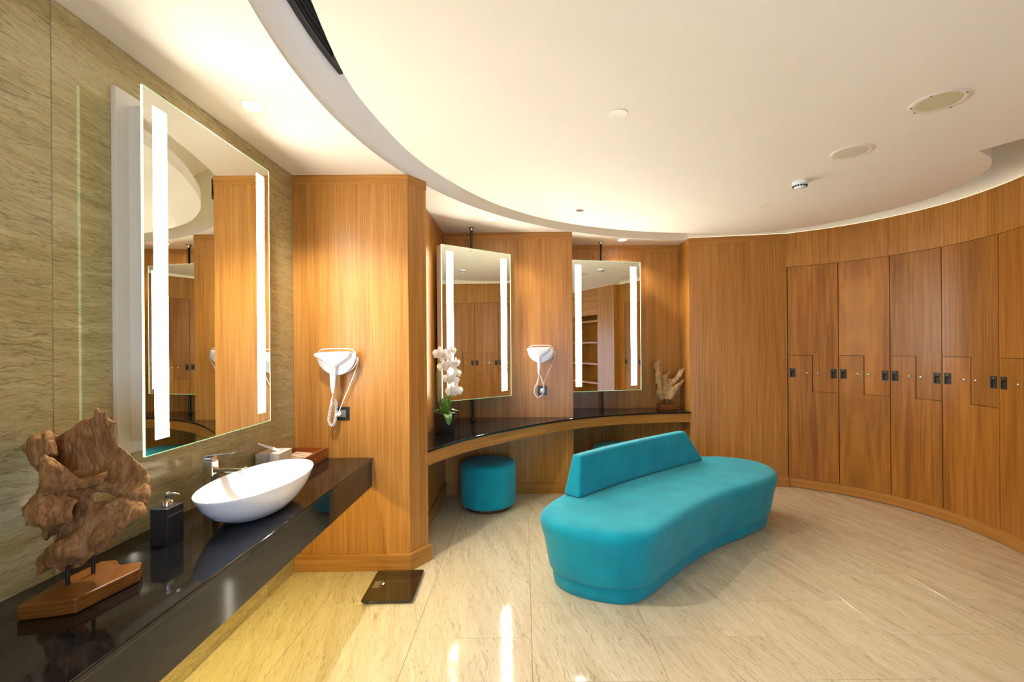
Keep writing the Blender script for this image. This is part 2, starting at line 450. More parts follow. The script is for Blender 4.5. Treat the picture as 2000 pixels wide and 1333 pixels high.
# wood wall and shelf niche further round (seen in the mirrors)
PW = [(3.43, 2.02), (3.30, 2.02), (3.30, 1.45), (3.72, 1.45), (3.72, .45), (3.30, .45), (3.30, -1.9)]
struct(strip('wall_niche', PW, -.1, 0, 0, CEIL, 'wood'))
struct(box('wall_light_seal', 4.10, 4.25, -1.95, 5.9, 0, TOP, 'plaster'))  # unseen shell added to stop outside light leaking in
struct(box('wall_niche_backing', 3.82, 3.95, -1.95, 2.0, 0, TOP, 'plaster'))
struct(box('wall_niche_header', 3.29, 3.9, -1.95, 2.03, CEIL, TOP, 'plaster'))
shelf_unit = thing('niche_shelving', 'open wooden shelves in a wall niche, seen only in the far alcove mirror', 'shelf', (3.72, .95, 0))
for z in (.35, .75, 1.15, 1.6, 2.05): box('shelf', -.41, -.01, -.495, .495, z, z + .035, 'wood_h', shelf_unit)
box('header_board', -.41, -.37, -.495, .495, 2.2, CEIL - .001, 'wood_h', shelf_unit)
# wall behind the camera with an added, unseen opening for the cool fill
struct(add('wall_front', *multi([boxv(-1.7, .25, -1.9, -1.8, 0, TOP), boxv(1.25, 3.9, -1.9, -1.8, 0, TOP), boxv(.25, 1.25, -1.9, -1.8, 2.05, TOP)]), 'plaster'))

# ceiling: outer soffit with the round cut, cove rim, cove top and the big disc
arc = []
for k in range(0, 97):
    a = math.radians(86 + k * 1.9)
    arc.append((RC.x + RR * math.cos(a), RC.y + RR * math.sin(a)))
arc = [p for p in arc if p[1] > -1.85 and p[1] <= 5.22]
a0 = arc[0]; a1 = arc[-1]
sof = [(1.865, 5.13)] + [p for p in arc if p[0] < 1.86] + [(a1[0], -1.9), (-1.72, -1.9), (-1.72, 5.8), (1.9, 5.8), (1.9, 5.13)]
sof = [(-1.72, -1.9), (-1.72, 5.8), (2.9, 5.8), (2.9, 5.2), (2.3, 5.2)] + [p for p in arc if p[0] < 2.2] + [(a1[0], -1.9)]
ce = struct(prism('ceiling', sof, CEIL, CEIL + .03, 'plaster'))
rimp = [p for p in arc] + [(a1[0], -1.9)]
rimp = rimp[::-1]
struct(strip('cove_rim', [(p[0], p[1]) for p in rimp], -.06, 0.0, CEIL + .03, TOP, 'plaster', ce, smooth=True))
struct(box('cove_top', -1.75, 4.6, -1.95, 5.9, TOP, TOP + .1, 'plaster', ce))
struct(box('cove_end', -1.75, 4.2, 5.75, 5.9, 0, TOP, 'plaster', ce))
DZ = 2.757
disc_curve = [(-.30, -.9), (-.45, .2), (-.62, 1.0), (-.73, 1.59), (-.785, 2.04), (-.765, 2.39), (-.69, 2.85), (-.54, 3.28), (-.27, 3.79), (.10, 4.215), (.42, 4.46), (.81, 4.66), (1.2, 4.80), (1.6, 4.88), (2.0, 4.925),
              (2.35, 4.93), (2.65, 4.87), (2.93, 4.68), (3.13, 4.44), (3.27, 4.18), (3.37, 3.9), (3.39, 3.63), (3.33, 3.37), (3.245, 3.18), (3.155, 3.06), (3.04, 2.96), (2.87, 2.86)]
dc = [(p.x, p.y) for p in catmull([Vector(p) for p in disc_curve], 5)]
struct(prism('ceiling_disc', dc + [(2.965, 2.69), (3.29, 2.06), (3.29, -1.85), (-.2, -1.85)], DZ, DZ + .09, 'plaster', ce))

# ------------------------------------------------------------------ lockers
ZB, Z1, Z2, ZT = .107, 1.045, 1.432, 2.385
s_of_x = lambda tgt: min(np.linspace(0, _ld[-1], 800), key=lambda s: (lock_pt(s)[0] - Vector(tgt)).length)
joints = [0.004] + [s_of_x(p) for p in [(3.235, 4.68), (3.50, 4.345), (3.645, 3.965), (3.655, 3.50)]]
while joints[-1] + .45 < _ld[-1] - .02: joints.append(joints[-1] + .45)
WORDS = ['seven and eight', 'nine and ten', 'eleven and twelve', 'thirteen and fourteen', 'fifteen and sixteen', 'seventeen and eighteen', 'nineteen and twenty', 'twenty one and twenty two']
WHERE = ['farthest one, beside the flat wood wall', 'second from the flat wood wall', 'middle of the five in view', 'fourth from the flat wood wall', 'nearest one, cut by the picture edge', 'seen only in a mirror', 'well out of the picture, by the niche', 'last one by the niche']
def curved_cells(name, ss, cells, base, mat, parent, d0=-.022, d1=0.0):
    """ss: stations along the wall; cells: (i0,i1,z0,z1) rectangles sharing one mesh"""
    zs = sorted({z for c in cells for z in c[2:]}); idx = {}; V = []; F = []
    filled = set()
    for i0, i1, z0, z1 in cells:
        for i in range(i0, i1):
            for k in range(len(zs) - 1):
                if zs[k] >= z0 - 1e-9 and zs[k + 1] <= z1 + 1e-9: filled.add((i, k))
    def v(i, k, f):
        if (i, k, f) not in idx:
            p, _, _ = lock_pt(ss[i], d1 if f else d0); idx[(i, k, f)] = len(V); V.append((p.x - base[0], p.y - base[1], zs[k]))
        return idx[(i, k, f)]
    for i, k in filled:
        for f in (0, 1): F.append((v(i, k, f), v(i + 1, k, f), v(i + 1, k + 1, f), v(i, k + 1, f)))
        for nb, e in (((i - 1, k), ((i, k), (i, k + 1))), ((i + 1, k), ((i + 1, k), (i + 1, k + 1))), ((i, k - 1), ((i, k), (i + 1, k))), ((i, k + 1), ((i, k + 1), (i + 1, k + 1)))):
            if nb not in filled: F.append((v(*e[0], 0), v(*e[1], 0), v(*e[1], 1), v(*e[0], 1)))
    return add(name, V, F, mat, parent, 'auto', angle=25)
for u in range(len(joints) - 1):
    sa, sb = joints[u], joints[u + 1]; sm = (sa + sb) / 2
    bp = lock_pt(sm, -.15)[0]
    t = thing('locker', 'curved wooden locker, doors %s, %s' % (WORDS[u], WHERE[u]), 'locker', (bp.x, bp.y, ZB), 0, 'lockers along the curved wall')
    base = (bp.x, bp.y); g = .0034
    mk = lambda obj: obj
    def sh(o):
        for vv in o.data.vertices: vv.co.z -= ZB
        return o
    sh(curved_cells('carcass', list(np.linspace(sa + .0005, sb - .0005, 9)), [(0, 8, ZB, ZT)], base, 'gap', t, -.33, -.026))
    left = list(np.linspace(sa + g, sm - g, 5)); right = list(np.linspace(sm - g, sb - g, 6)[1:])
    ss = left + right
    lo = sh(curved_cells('door', ss, [(0, 4, ZB + .002, Z2 - .002), (4, 9, ZB + .002, Z1 - .002)], base, 'locker', t))
    left = list(np.linspace(sa + g, sm + g, 6)); right = list(np.linspace(sm + g, sb - g, 5)[1:])
    up = sh(curved_cells('door', left + right, [(0, 5, Z2 + .002, ZT), (5, 9, Z1 + .002, ZT)], base, 'locker', t))
    for d, fp, fk, num in ((lo, .095, .385, 7 + 2 * u), (up, .905, .595, 8 + 2 * u)):
        p, tg, n = lock_pt(sa + (sb - sa) * fp, 0.0)
        X = Vector((tg.x, tg.y, 0)); Y = Vector((0, 0, 1)); O = Vector((p.x - base[0], p.y - base[1], 1.243 - ZB))
        m = frame(O, X, Y)
        def pl(nm, x0, x1, y0, y1, z0, z1, mat, par, bev=0):
            vv, ff = boxv(x0, x1, y0, y1, z0, z1); return add(nm, [m @ Vector(q) for q in vv], ff, mat, par, bevel=bev)
        # latch plate: a frame around a recessed pull
        fr = multi([boxv(-.026, .026, .018, .048, -.001, .004), boxv(-.026, -.017, -.048, .018, -.001, .004), boxv(.017, .026, -.048, .018, -.001, .004), boxv(-.017, .017, -.048, -.042, -.001, .004)])
        add('latch_plate', [m @ Vector(q) for q in fr[0]], fr[1], 'dark_grille', d)
        pl('latch_recess', -.017, .017, -.042, .018, -.001, .0012, 'deep_black', d)
        pl('latch_flap', -.003, .017, -.042, .006, .0012, .003, 'dark_grille', d)
        text('number', str(num), .023, m @ Matrix.Translation((0, .032, .0042)), 'ink_grey', d)
        p, tg, n = lock_pt(sa + (sb - sa) * fk, 0.0)
        O = Vector((p.x - base[0], p.y - base[1], 1.243 - ZB)); m2 = frame(O, (tg.x, tg.y, 0), (0, 0, 1))
        v, f = lathev([(.013, -.001), (.0135, .006), (.011, .012), (.006, .0135), (.0055, .011), (0, .011)], 20)
        add('key_lock', [m2 @ Vector(q) for q in v], f, 'chrome', d, 'auto')
        pl2 = boxv(-.0012, .0012, -.0045, .0045, .010, .0125); add('keyhole', [m2 @ Vector(q) for q in pl2[0]], pl2[1], 'deep_black', d)

struct(strip('trim_4', [tuple(lock_pt(x)[0]) for x in np.linspace(joints[-1] + .001, _ld[-1], 8)], -.03, 0, 0, 2.389, 'wood'))
# ------------------------------------------------------------------ lit mirrors
def lit_mirror(name, label, loc, ang, W, H, back, grp, housing, depth, pole=None):
    """local: x along the glass, -y towards the viewer, z up; origin at bottom centre of the glass front"""
    t = thing(name, label, 'mirror', loc, ang, grp)
    h = W / 2
    gl = box('mirror_glass', -h, h, 0, .006, 0, H, 'mirror', t)
    e = .0006
    box('glass_edge', -h - .003, -h, -e, .0066, 0, H, 'edge', gl); box('glass_edge', h, h + .003, -e, .0066, 0, H, 'edge', gl)
    box('glass_edge', -h - .003, h + .003, -e, .0066, H, H + .003, 'edge_dim', gl); box('glass_edge', -h - .003, h + .003, -e, .0066, -.003, 0, 'edge_dim', gl)
    for s in (-1, 1):
        c = s * (h - .0835)
        box('light_strip', c - .034, c + .034, -.002, -.0001, .055, H - .055, 'led' if back else 'led_small', t)
    i = housing
    box('housing', -h + i, h - i, .0061, depth, .05, H - .05, 'white_metal', t, bevel=.002)
    if back: box('back_plate', -h, h, depth, back, .0, H, 'white_metal', t, bevel=.002)
    return t
wm = lit_mirror('wall_mirror', 'largest lit mirror, on the stone wall above the washbasin', (-1.474, 2.205, 1.133), PI / 2, .872, 1.445, .1255, None, .055, .105)
def pole_mirror(label, loc, ang, W, pole_xy):
    m = lit_mirror('vanity_mirror', label, loc, ang, W, 1.455, .10, 'lit mirrors on poles over the vanity counter', .0, .02)
    for ch in list(m.children):
        if ch.name.startswith('housing'): bpy.data.objects.remove(ch)
    i = Matrix.Rotation(-ang, 3, 'Z'); d = i @ Vector((pole_xy[0] - loc[0], pole_xy[1] - loc[1], 0)); z0 = .80 - loc[2]; z1 = CEIL - loc[2]
    box('housing', -W / 2 + .012, W / 2 - .012, .0061, .0999, .03, 1.425, 'white_metal', m, bevel=.002)
    d.y = max(d.y, .115)
    pr = [(d.x, d.y, z0 + .001), (d.x, d.y, z1 - .001)]
    tube('pole', pr, .014, 'black_metal', m, 14)
    v1 = lathev([(.024, 0), (.024, .006), (.016, .012), (.014, .03)], 20, (d.x, d.y, z0 + .0005)); add('pole_foot', *v1, 'black_metal', m, 'auto')
    v2 = lathev([(.014, -.035), (.018, -.016), (.033, -.008), (.033, 0)], 20, (d.x, d.y, z1)); add('pole_flange', *v2, 'chrome', m, 'auto')
    return m
A, B = Vector((-.752, 4.205)), Vector((-.135, 4.70))
mid = (A + B) / 2
pole_mirror('lit pole mirror behind the white orchid, in the deep corner of the vanity counter', (mid.x, mid.y, 1.045), math.atan2(B.y - A.y, B.x - A.x), (B - A).length, (-.515, 4.575))
A, B = Vector((.525, 5.02)), Vector((1.335, 5.20))
mid = (A + B) / 2
pole_mirror('lit pole mirror beside the small driftwood sculpture, in the far alcove', (mid.x, mid.y, 1.045), math.atan2(B.y - A.y, B.x - A.x), (B - A).length, (.90, 5.24))
# sprinkler head reflection etc. come from the real ceiling fittings

# ------------------------------------------------------------------ wash counter
CT = .785
wcn = thing('wash_counter', 'long black polished granite wash counter along the stone wall', 'counter', (XL, 1.6, 0))
def lb(name, x0, x1, y0, y1, z0, z1, mat, par, o, bevel=0, seg=2): return box(name, x0 - o[0], x1 - o[0], y0 - o[1], y1 - o[1], z0 - o[2], z1 - o[2], mat, par, bevel, seg)
O = (XL, 1.6, 0)
lb('countertop', XL + .001, -1.050, -1.2, 3.164, CT - .022, CT, 'granite', wcn, O, .004)
lb('apron', -1.080, -1.062, -1.2, 3.163, CT - .2, CT - .0225, 'granite', wcn, O, .002)
us = thing('under_counter_light', 'warm amber light strip hidden under the black wash counter', 'light', (-1.30, 1.6, 0))
lb('light_strip', -1.315, -1.285, .3, 3.0, CT - .040, CT - .034, 'under', us, (-1.30, 1.6, 0))
lb('light_channel', -1.322, -1.278, .28, 3.02, CT - .034, CT - .0225, 'grey_metal', us, (-1.30, 1.6, 0))

# washbasin (oval vessel)
wbn = thing('washbasin', 'white oval ceramic vessel basin on the black counter', 'basin', (-1.25, 2.15, CT), 0)
prof = []   # (scale, z)
pts = [(.40, .0005), (.50, .003), (.62, .018), (.78, .055), (.91, .10), (.985, .142), (1.0, .152), (.998, .1555), (.985, .156), (.965, .150), (.92, .125), (.80, .075), (.62, .045), (.35, .031), (.10, .0275), (.06, .0272)]
V, F = [], []; seg = 64
for r, z in pts:
    for k in range(seg):
        a = 2 * PI * k / seg; V.append((.19 * r * math.cos(a), .36 * (r if r > .75 else r * .93 + .05 * .0) * math.sin(a), z))
for i in range(len(pts) - 1):
    for k in range(seg):
        j = (k + 1) % seg; F.append((i * seg + k, i * seg + j, (i + 1) * seg + j, (i + 1) * seg + k))
F.append(tuple(range(seg))[::-1]); F.append(tuple(range((len(pts) - 1) * seg, len(pts) * seg)))
add('bowl', V, F, 'ceramic', wbn, 'auto', angle=60)
lathe('drain', [(.022, .0275), (.022, .031), (.014, .033), (0, .033)], 'chrome', wbn, 24)
mk = boxv(-.012, .012, -.0025, .0025, 0, .0008)
mm = frame((.19 * .965 * math.cos(.42), .36 * .965 * math.sin(.42), .131), (-math.sin(.42) * .19, math.cos(.42) * .36, 0), (.12, .05, 1))
add('maker_mark', [mm @ Vector(q) for q in mk[0]], mk[1], 'ink_red', wbn)

# tap
tap = thing('basin_tap', 'tall chrome single lever tap behind the white basin', 'tap', (-1.497, 2.17, CT + .0005))
box('body', -.024, .024, -.024, .024, 0, .235, 'chrome', tap, bevel=.006, seg=3)
box('spout', .02, .165, -.021, .021, .178, .197, 'chrome', tap, bevel=.005, seg=3)
lathe('aerator', [(.012, .168), (.013, .178), (0, .178)], 'chrome', tap, 20, (.148, 0, 0))
box('cartridge_cap', -.020, .020, -.020, .020, .2355, .252, 'chrome', tap, bevel=.004)
lv = add('lever', [(-.03, -.018, .2575), (-.03, .018, .2575), (.105, .016, .272), (.105, -.016, .272), (-.03, -.018, .2525), (-.03, .018, .2525), (.105, .016, .265), (.105, -.016, .265)],
         [(0, 1, 2, 3), (4, 7, 6, 5), (0, 4, 5, 1), (1, 5, 6, 2), (2, 6, 7, 3), (3, 7, 4, 0)], 'chrome', tap, bevel=.002)

# soap dispenser
sd = thing('soap_dispenser', 'black square soap dispenser with a chrome pump on the counter', 'dispenser', (-1.42, 1.806, CT + .0005))
box('bottle', -.034, .034, -.042, .042, 0, .142, 'black_matte', sd, bevel=.0015)
lathe('collar', [(.0195, .1425), (.0195, .163), (.018, .165), (.006, .165)], 'chrome', sd, 28)
lathe('pump_stem', [(.0085, .1655), (.0085, .186), (.010, .188), (.0115, .190), (.0115, .196), (.009, .199), (0, .199)], 'chrome', sd, 20)
tube('nozzle', [(.006, .0, .193), (.026, .0, .193), (.040, 0, .1905), (.048, 0, .187)], [.0045, .004, .0035, .003], 'chrome', sd, 10)
text('lettering', 'MOLTON BROWN', .0088, frame((.0344, 0, .112), (0, 1, 0), (0, 0, 1)), 'ink_grey', sd, .0002)

# tissue box
tb = thing('tissue_box', 'white cube tissue box with a grey paper band beside the stone wall', 'tissue box', (-1.511, 2.745, CT + .0005))
box('carton', -.070, .070, -.075, .075, 0, .145, 'card_cream', tb, bevel=.002)
add('paper_band', *multi([boxv(.005, .042, -.0768, .0768, -.0, .1465), ]), 'card_band', tb, bevel=.0006)
def sheet(name, ctrl, mat, parent, nx=10, thick=.0012):
    """ctrl: rows of control points -> smooth thin sheet"""
    rows = [catmull([Vector(p) for p in r], 6) for r in ctrl]
    cols = [catmull([r[i] for r in rows], 6) for i in range(len(rows[0]))]
    R, C = len(cols[0]), len(cols); V = [cols[c][r] for r in range(R) for c in range(C)]; F = []
    for r in range(R - 1):
        for c in range(C - 1): F.append((r * C + c, r * C + c + 1, (r + 1) * C + c + 1, (r + 1) * C + c))
    o = add(name, V, F, mat, parent, True); s = o.modifiers.new('thick', 'SOLIDIFY'); s.thickness = thick; return o
sheet('tissue', [[(.035, -.02, .146), (.0, -.025, .160), (-.04, -.035, .178), (-.075, -.04, .196)],
                 [(.035, .0, .149), (.0, -.01, .172), (-.04, -.02, .185), (-.08, -.03, .202)],
                 [(.035, .02, .146), (.0, .01, .160), (-.045, -.005, .170), (-.085, -.02, .187)]], 'paper', tb)

# tray with amenity sachets
ty = thing('wooden_tray', 'low brown wooden tray in the corner of the wash counter', 'tray', (-1.485, 2.995, CT + .0005))
box('tray_floor', -.108, .118, -.155, .155, .0, .010, 'tray', ty)
for nm, a in (('side', (-.110, .120, .145, .157, .0, .078)), ('side', (-.110, .120, -.157, -.145, 0, .078)), ('side', (.108, .120, -.145, .145, 0, .078)), ('side', (-.110, -.098, -.145, .145, 0, .078))):
    box(nm, *a, 'tray', ty, bevel=.002)
for k, (lab, mat, x, y, tilt, z) in enumerate([('pale sachet with dark lettering leaning highest in the wooden tray', 'kraft_pale', -.005, .02, .20, .053), ('brown sachet lying lower in the wooden tray, nearest the tissue box', 'kraft', -.01, -.09, .26, .040)]):
    s = thing('sachet', lab, 'packet', (-1.485 + x, 2.995 + y, CT + z), -.35 - .1 * k, 'sachets in the wooden tray')
    R = Matrix.Rotation(tilt, 4, 'X')
    v, f = boxv(-.07, .07, -.045, .045, -.004, .004); add('pouch', [R @ Vector(q) for q in v], f, mat, s, bevel=.003)
    for y0 in (-.03, .012):
        v, f = boxv(-.055, -.005, y0, y0 + .006, .0043, .0047); add('lettering', [R @ Vector(q) for q in v], f, 'ink', s)
    v, f = boxv(.01, .05, -.004, .0, .0043, .0047); add('lettering', [R @ Vector(q) for q in v], f, 'ink_grey', s)

# ------------------------------------------------------------------ driftwood sculptures
def poly_sheet(poly, depth, thick, to3, step=6.0, edge=34.0):
    """lumpy plank from an outline in picture-like units; depth(x,y) offsets it front/back, edges thin out"""
    P = np.array([(p.x, p.y) for p in catmull([Vector(p) for p in poly], 5, True)])
    x0, y0 = P.min(0) - step; x1, y1 = P.max(0) + step
    xs = np.arange(x0, x1, step); ysr = np.arange(y0, y1, step); X, Y = np.meshgrid(xs, ysr)
    Q = np.roll(P, -1, 0); ins = np.zeros(X.shape, bool); dist = np.full(X.shape, 1e9)
    for (ax, ay), (bx, by) in zip(P, Q):
        c = ((ay > Y) != (by > Y))
        with np.errstate(divide='ignore', invalid='ignore'):
            xi = (bx - ax) * (Y - ay) / (by - ay if by != ay else 1e-9) + ax
        ins ^= c & (X < xi)
        l2 = max((bx - ax) ** 2 + (by - ay) ** 2, 1e-9); t = np.clip(((X - ax) * (bx - ax) + (Y - ay) * (by - ay)) / l2, 0, 1)
        dist = np.minimum(dist, np.hypot(X - ax - t * (bx - ax), Y - ay - t * (by - ay)))
    H = np.where(ins, thick * np.clip(dist / edge, .28, 1) ** .6 / 2, 0)
    idx = {}; V = []; F = []; ny, nx = X.shape
    cell = ins[:-1, :-1] & ins[1:, :-1] & ins[:-1, 1:] & ins[1:, 1:]
    def v(j, i, s):
        k = (j, i, s)
        if k not in idx:
            idx[k] = len(V); V.append(to3(X[j, i], Y[j, i], depth(X[j, i], Y[j, i]) + s * H[j, i]))
        return idx[k]
    for j in range(ny - 1):
        for i in range(nx - 1):
            if not cell[j, i]: continue
            q = [(j, i), (j, i + 1), (j + 1, i + 1), (j + 1, i)]
            F.append([v(a, b, -1) for a, b in q]); F.append([v(a, b, 1) for a, b in q][::-1])
            for (dj, di), (e0, e1) in (((-1, 0), (q[0], q[1])), ((0, 1), (q[1], q[2])), ((1, 0), (q[2], q[3])), ((0, -1), (q[3], q[0]))):
                jj, ii = j + dj, i + di
                if not (0 <= jj < ny - 1 and 0 <= ii < nx - 1 and cell[jj, ii]):
                    F.append([v(*e1, -1), v(*e0, -1), v(*e0, 1), v(*e1, 1)])
    return V, F
def carve(name, parts, mat, parent, voxel, amp, nscale, stretch=(1, 1, 1), smooth=4, seed=0):
    v, f = multi(parts); o = add(name, v, f, mat, parent)
    r = o.modifiers.new('r', 'REMESH'); r.mode = 'VOXEL'; r.voxel_size = voxel
    s = o.modifiers.new('s', 'SMOOTH'); s.factor = .5; s.iterations = smooth
    dg = bpy.context.evaluated_depsgraph_get(); me = bpy.data.meshes.new_from_object(o.evaluated_get(dg))
    o.modifiers.clear(); o.data = me
    nr = [vv.normal.copy() for vv in me.vertices]
    for vv, n in zip(me.vertices, nr):
        c = vv.co; q = Vector((c.x * stretch[0], c.y * stretch[1], c.z * stretch[2])) * nscale + Vector((seed, 0, 0))
        d = noise.fractal(q, 1.0, 2.0, 4) * amp
        rdg = 1 - abs(noise.noise(q * 2.3 + Vector((7, 3, 1)))) * 2
        vv.co = c + n * (d - max(rdg, 0) ** 3 * amp * .8)
    if not me.materials: me.materials.append(M[mat])
    me.shade_smooth(); return o
BASEXY = (-1.37, 1.41)
ds = thing('driftwood_sculpture', 'large gnarled brown driftwood sculpture on a polished wood block, front end of the counter', 'sculpture', (BASEXY[0], BASEXY[1], CT + .0005))
SD = Vector((-.69, .72, -.08))
def px3(x, y, d):     # outline units -> local metres: a plane through the rods, with depth square to the sculpture's own face
    px, py = 20 + x / 3.1, 790 + y / 3.1; py += .009 * (px - 1000)
    p = Vector(((px - 1023) * 1.42 / 889, 1.42, 1.55 - (py - 677) * 1.42 / 889)) + SD * d * .00078
    return (p.x - BASEXY[0], p.y - BASEXY[1], p.z - CT)
U = []
def W(poly, depth, thick, edge=34.0): U.append(poly_sheet(poly, depth, thick, px3, 6.0, edge))
W([(190, 180), (240, 178), (280, 192), (340, 165), (400, 110), (455, 95), (505, 85), (512, 30), (528, 28), (540, 55), (578, 38), (588, 88), (640, 118), (632, 175), (650, 245), (700, 290), (770, 350), (830, 410), (832, 550), (760, 565), (690, 540), (600, 470), (520, 455), (430, 440), (350, 470), (250, 480), (190, 430), (180, 330)],
  lambda x, y: 70 + 55 * math.cos((x - 500) / 200) * math.cos((y - 330) / 190) - 90 * max(0, (y - 430) / 130) - .10 * (x - 180), 46)
W([(50, 268), (95, 215), (150, 185), (205, 175), (240, 300), (200, 440), (150, 405), (100, 360), (80, 310)], lambda x, y: 10 + 20 * math.sin(x / 30), 90)
W([(185, 178), (245, 178), (290, 300), (250, 330), (190, 330)], lambda x, y: 5 - .1 * (y - 180), 80)
W([(185, 300), (250, 310), (330, 350), (400, 420), (440, 440), (520, 420), (588, 388), (582, 425), (545, 470), (470, 495), (400, 515), (330, 530), (260, 520), (160, 520), (180, 470)],
  lambda x, y: -70 + .10 * (x - 300) + 25 * math.sin((x + y) / 60), 74, 40)
W([(160, 520), (270, 500), (330, 540), (418, 560), (380, 600), (368, 690), (335, 720), (300, 745), (255, 800), (212, 810), (185, 770), (180, 720), (105, 722), (110, 695), (68, 660), (70, 625), (100, 580)],
  lambda x, y: -75 + 32 * math.sin(x / 38) + 22 * math.cos(y / 42), 92, 40)
W([(250, 500), (400, 515), (470, 508), (488, 560), (530, 598), (640, 560), (700, 575), (600, 700), (480, 830), (360, 800), (330, 650)], lambda x, y: 10 + 18 * math.sin(x / 45 + y / 60), 70)
W([(462, 500), (560, 468), (640, 480), (692, 502), (688, 527), (640, 522), (615, 562), (575, 545), (520, 545), (480, 556)], lambda x, y: 30 - .1 * (x - 500), 66)
W([(545, 606), (640, 552), (720, 568), (770, 590), (800, 610), (822, 674), (760, 690), (700, 720), (620, 780), (560, 830), (500, 860), (470, 800), (490, 690)], lambda x, y: -30 + 26 * math.sin((x + 1.6 * y) / 50) + .12 * (x - 560), 66, 40)
W([(620, 540), (700, 535), (780, 570), (832, 545), (815, 620), (760, 610), (690, 600)], lambda x, y: 25, 60)
W([(138, 950), (165, 910), (220, 830), (300, 790), (400, 740), (470, 722), (475, 800), (512, 885), (490, 914), (420, 922), (340, 927), (250, 985), (160, 1024), (148, 985)],
  lambda x, y: -58 + 24 * math.sin((x - y) / 70) + .12 * (x - 300), 58, 36)
W([(400, 780), (560, 790), (640, 760), (720, 720), (650, 790), (604, 850), (592, 890), (545, 917), (500, 908), (440, 880)], lambda x, y: 30, 74)
W([(270, 980), (350, 930), (460, 912), (455, 950), (420, 985), (340, 1014), (285, 1006)], lambda x, y: 5, 70)
W([(300, 740), (480, 640), (540, 760), (500, 900), (330, 935), (250, 900)], lambda x, y: 0, 60)
W([(300, 430), (520, 425), (720, 500), (720, 560), (600, 556), (540, 548), (470, 552), (440, 580), (360, 560)], lambda x, y: 75 - .12 * (y - 430), 60)
W([(600, 480), (840, 500), (835, 580), (780, 600), (640, 575), (585, 540)], lambda x, y: 45, 60)
carve('driftwood', U, 'drift', ds, .0030, .0058, 12, (1, 1, .7), 3, 3)
for (x, y, zt) in ((-1.405, 1.397, .885), (-1.391, 1.465, .925)):
    tube('rod', [(x - BASEXY[0], y - BASEXY[1], .042), (x - BASEXY[0], y - BASEXY[1], zt - CT)], .0055, 'black_metal', ds, 12)
q4 = [(-1.436, 1.282), (-1.365, 1.296), (-1.30, 1.317), (-1.288, 1.39), (-1.268, 1.496), (-1.30, 1.545), (-1.36, 1.528), (-1.40, 1.56), (-1.449, 1.556), (-1.45, 1.42)]
pb = prism('plinth_block', [(x - BASEXY[0], y - BASEXY[1]) for x, y in q4], .0, .044, 'plinth', ds, bevel=.005)
for vv in pb.data.vertices:
    vv.co.z += (.006 * noise.noise(vv.co * 25)) if vv.co.z > .02 else 0

# small driftwood sculpture on the vanity counter
VT = .803
SXY = (1.70, 5.31)
d2 = thing('driftwood_sculpture', 'small pale splintered driftwood sculpture at the far end of the vanity counter', 'sculpture', (SXY[0], SXY[1], VT + .0005))
def px4(x, y, d):
    px, py = 1260 + x / 10.25, 690 + y / 10.25; py += .009 * (px - 1000)
    return ((px - 1023) * 5.30 / 889 - SXY[0], 5.30 + d * .00058 - SXY[1], 1.55 - (py - 677) * 5.30 / 889 - VT)
U = []
def W2(poly, depth, thick, edge=30.0): U.append(poly_sheet(poly, depth, thick, px4, 8.0, edge))
W2([(185, 480), (215, 340), (240, 330), (320, 470), (340, 700), (365, 920), (250, 910), (235, 650), (200, 630)], lambda x, y: -20, 90)
W2([(175, 205), (200, 170), (235, 175), (245, 130), (275, 150), (270, 220), (290, 230), (300, 330), (330, 470), (300, 560), (240, 420), (210, 320), (185, 300)], lambda x, y: -10 + .1 * (y - 300), 70)
W2([(345, 450), (380, 405), (440, 410), (490, 320), (508, 340), (470, 410), (440, 470), (470, 640), (520, 700), (480, 920), (360, 920), (340, 640)], lambda x, y: 15, 90)
W2([(450, 520), (540, 500), (600, 470), (690, 300), (710, 330), (790, 275), (770, 370), (700, 480), (640, 570), (560, 640), (530, 700), (470, 670)], lambda x, y: 30 - .15 * (x - 450), 80)
W2([(500, 740), (570, 640), (690, 570), (770, 505), (720, 640), (660, 720), (590, 800), (540, 920), (450, 920)], lambda x, y: -35 + .05 * (x - 450), 80)
W2([(560, 760), (690, 680), (700, 790), (660, 830), (590, 820)], lambda x, y: 40, 50)
W2([(250, 700), (520, 680), (560, 800), (525, 925), (255, 915)], lambda x, y: 5, 80)
carve('driftwood', U, 'drift_pale', d2, .005, .007, 12, (1.8, 1.8, .4), 2, 9)
for x in (380, 495):
    a = px4(x, 900, 0); tube('rod', [(a[0], a[1], .05), (a[0], a[1], a[2] + .02)], .005, 'black_metal', d2, 10)
p0 = px4(262, 0, 0)[0]; p1 = px4(635, 0, 0)[0]
bb = box('plinth_block', p0, p1, -.055, .05, 0, .06, 'plinth', d2, bevel=.006)

# ------------------------------------------------------------------ vanity counter
vc = thing('vanity_counter', 'curved black granite vanity counter with a pale wood edge in the alcoves', 'counter', (0, 4.4, 0))
front = [(p.x, p.y) for p in catmull([Vector(p) for p in [(-.70, 3.285), (-.60, 3.49), (-.42, 3.78), (-.14, 4.11), (.18, 4.43), (.50, 4.69), (.90, 4.90), (1.38, 5.04), (1.864, 5.085)]], 6)]
ff = offset(front, 0)
back = [(1.864, 5.118), (1.874, 5.459), (.516, 5.459), (.516, 4.79), (-.839, 4.809), (-.839, 3.371), (-.706, 3.312)]
e1 = prism('countertop', [(x, y - 4.4) for x, y in front + back], VT - .020, VT, 'granite', vc, bevel=.004)
strip('wood_edge', [(x, y - 4.4) for x, y in front], -.030, -.012, VT - .115, VT - .0205, 'wood_h', vc)
strip('wood_edge', [(x, y - 4.4) for x, y in front[::-1]], .0305, .05, VT - .115, VT - .0205, 'wood_h', vc)
bpy.data.objects.remove(list(vc.children)[-1])

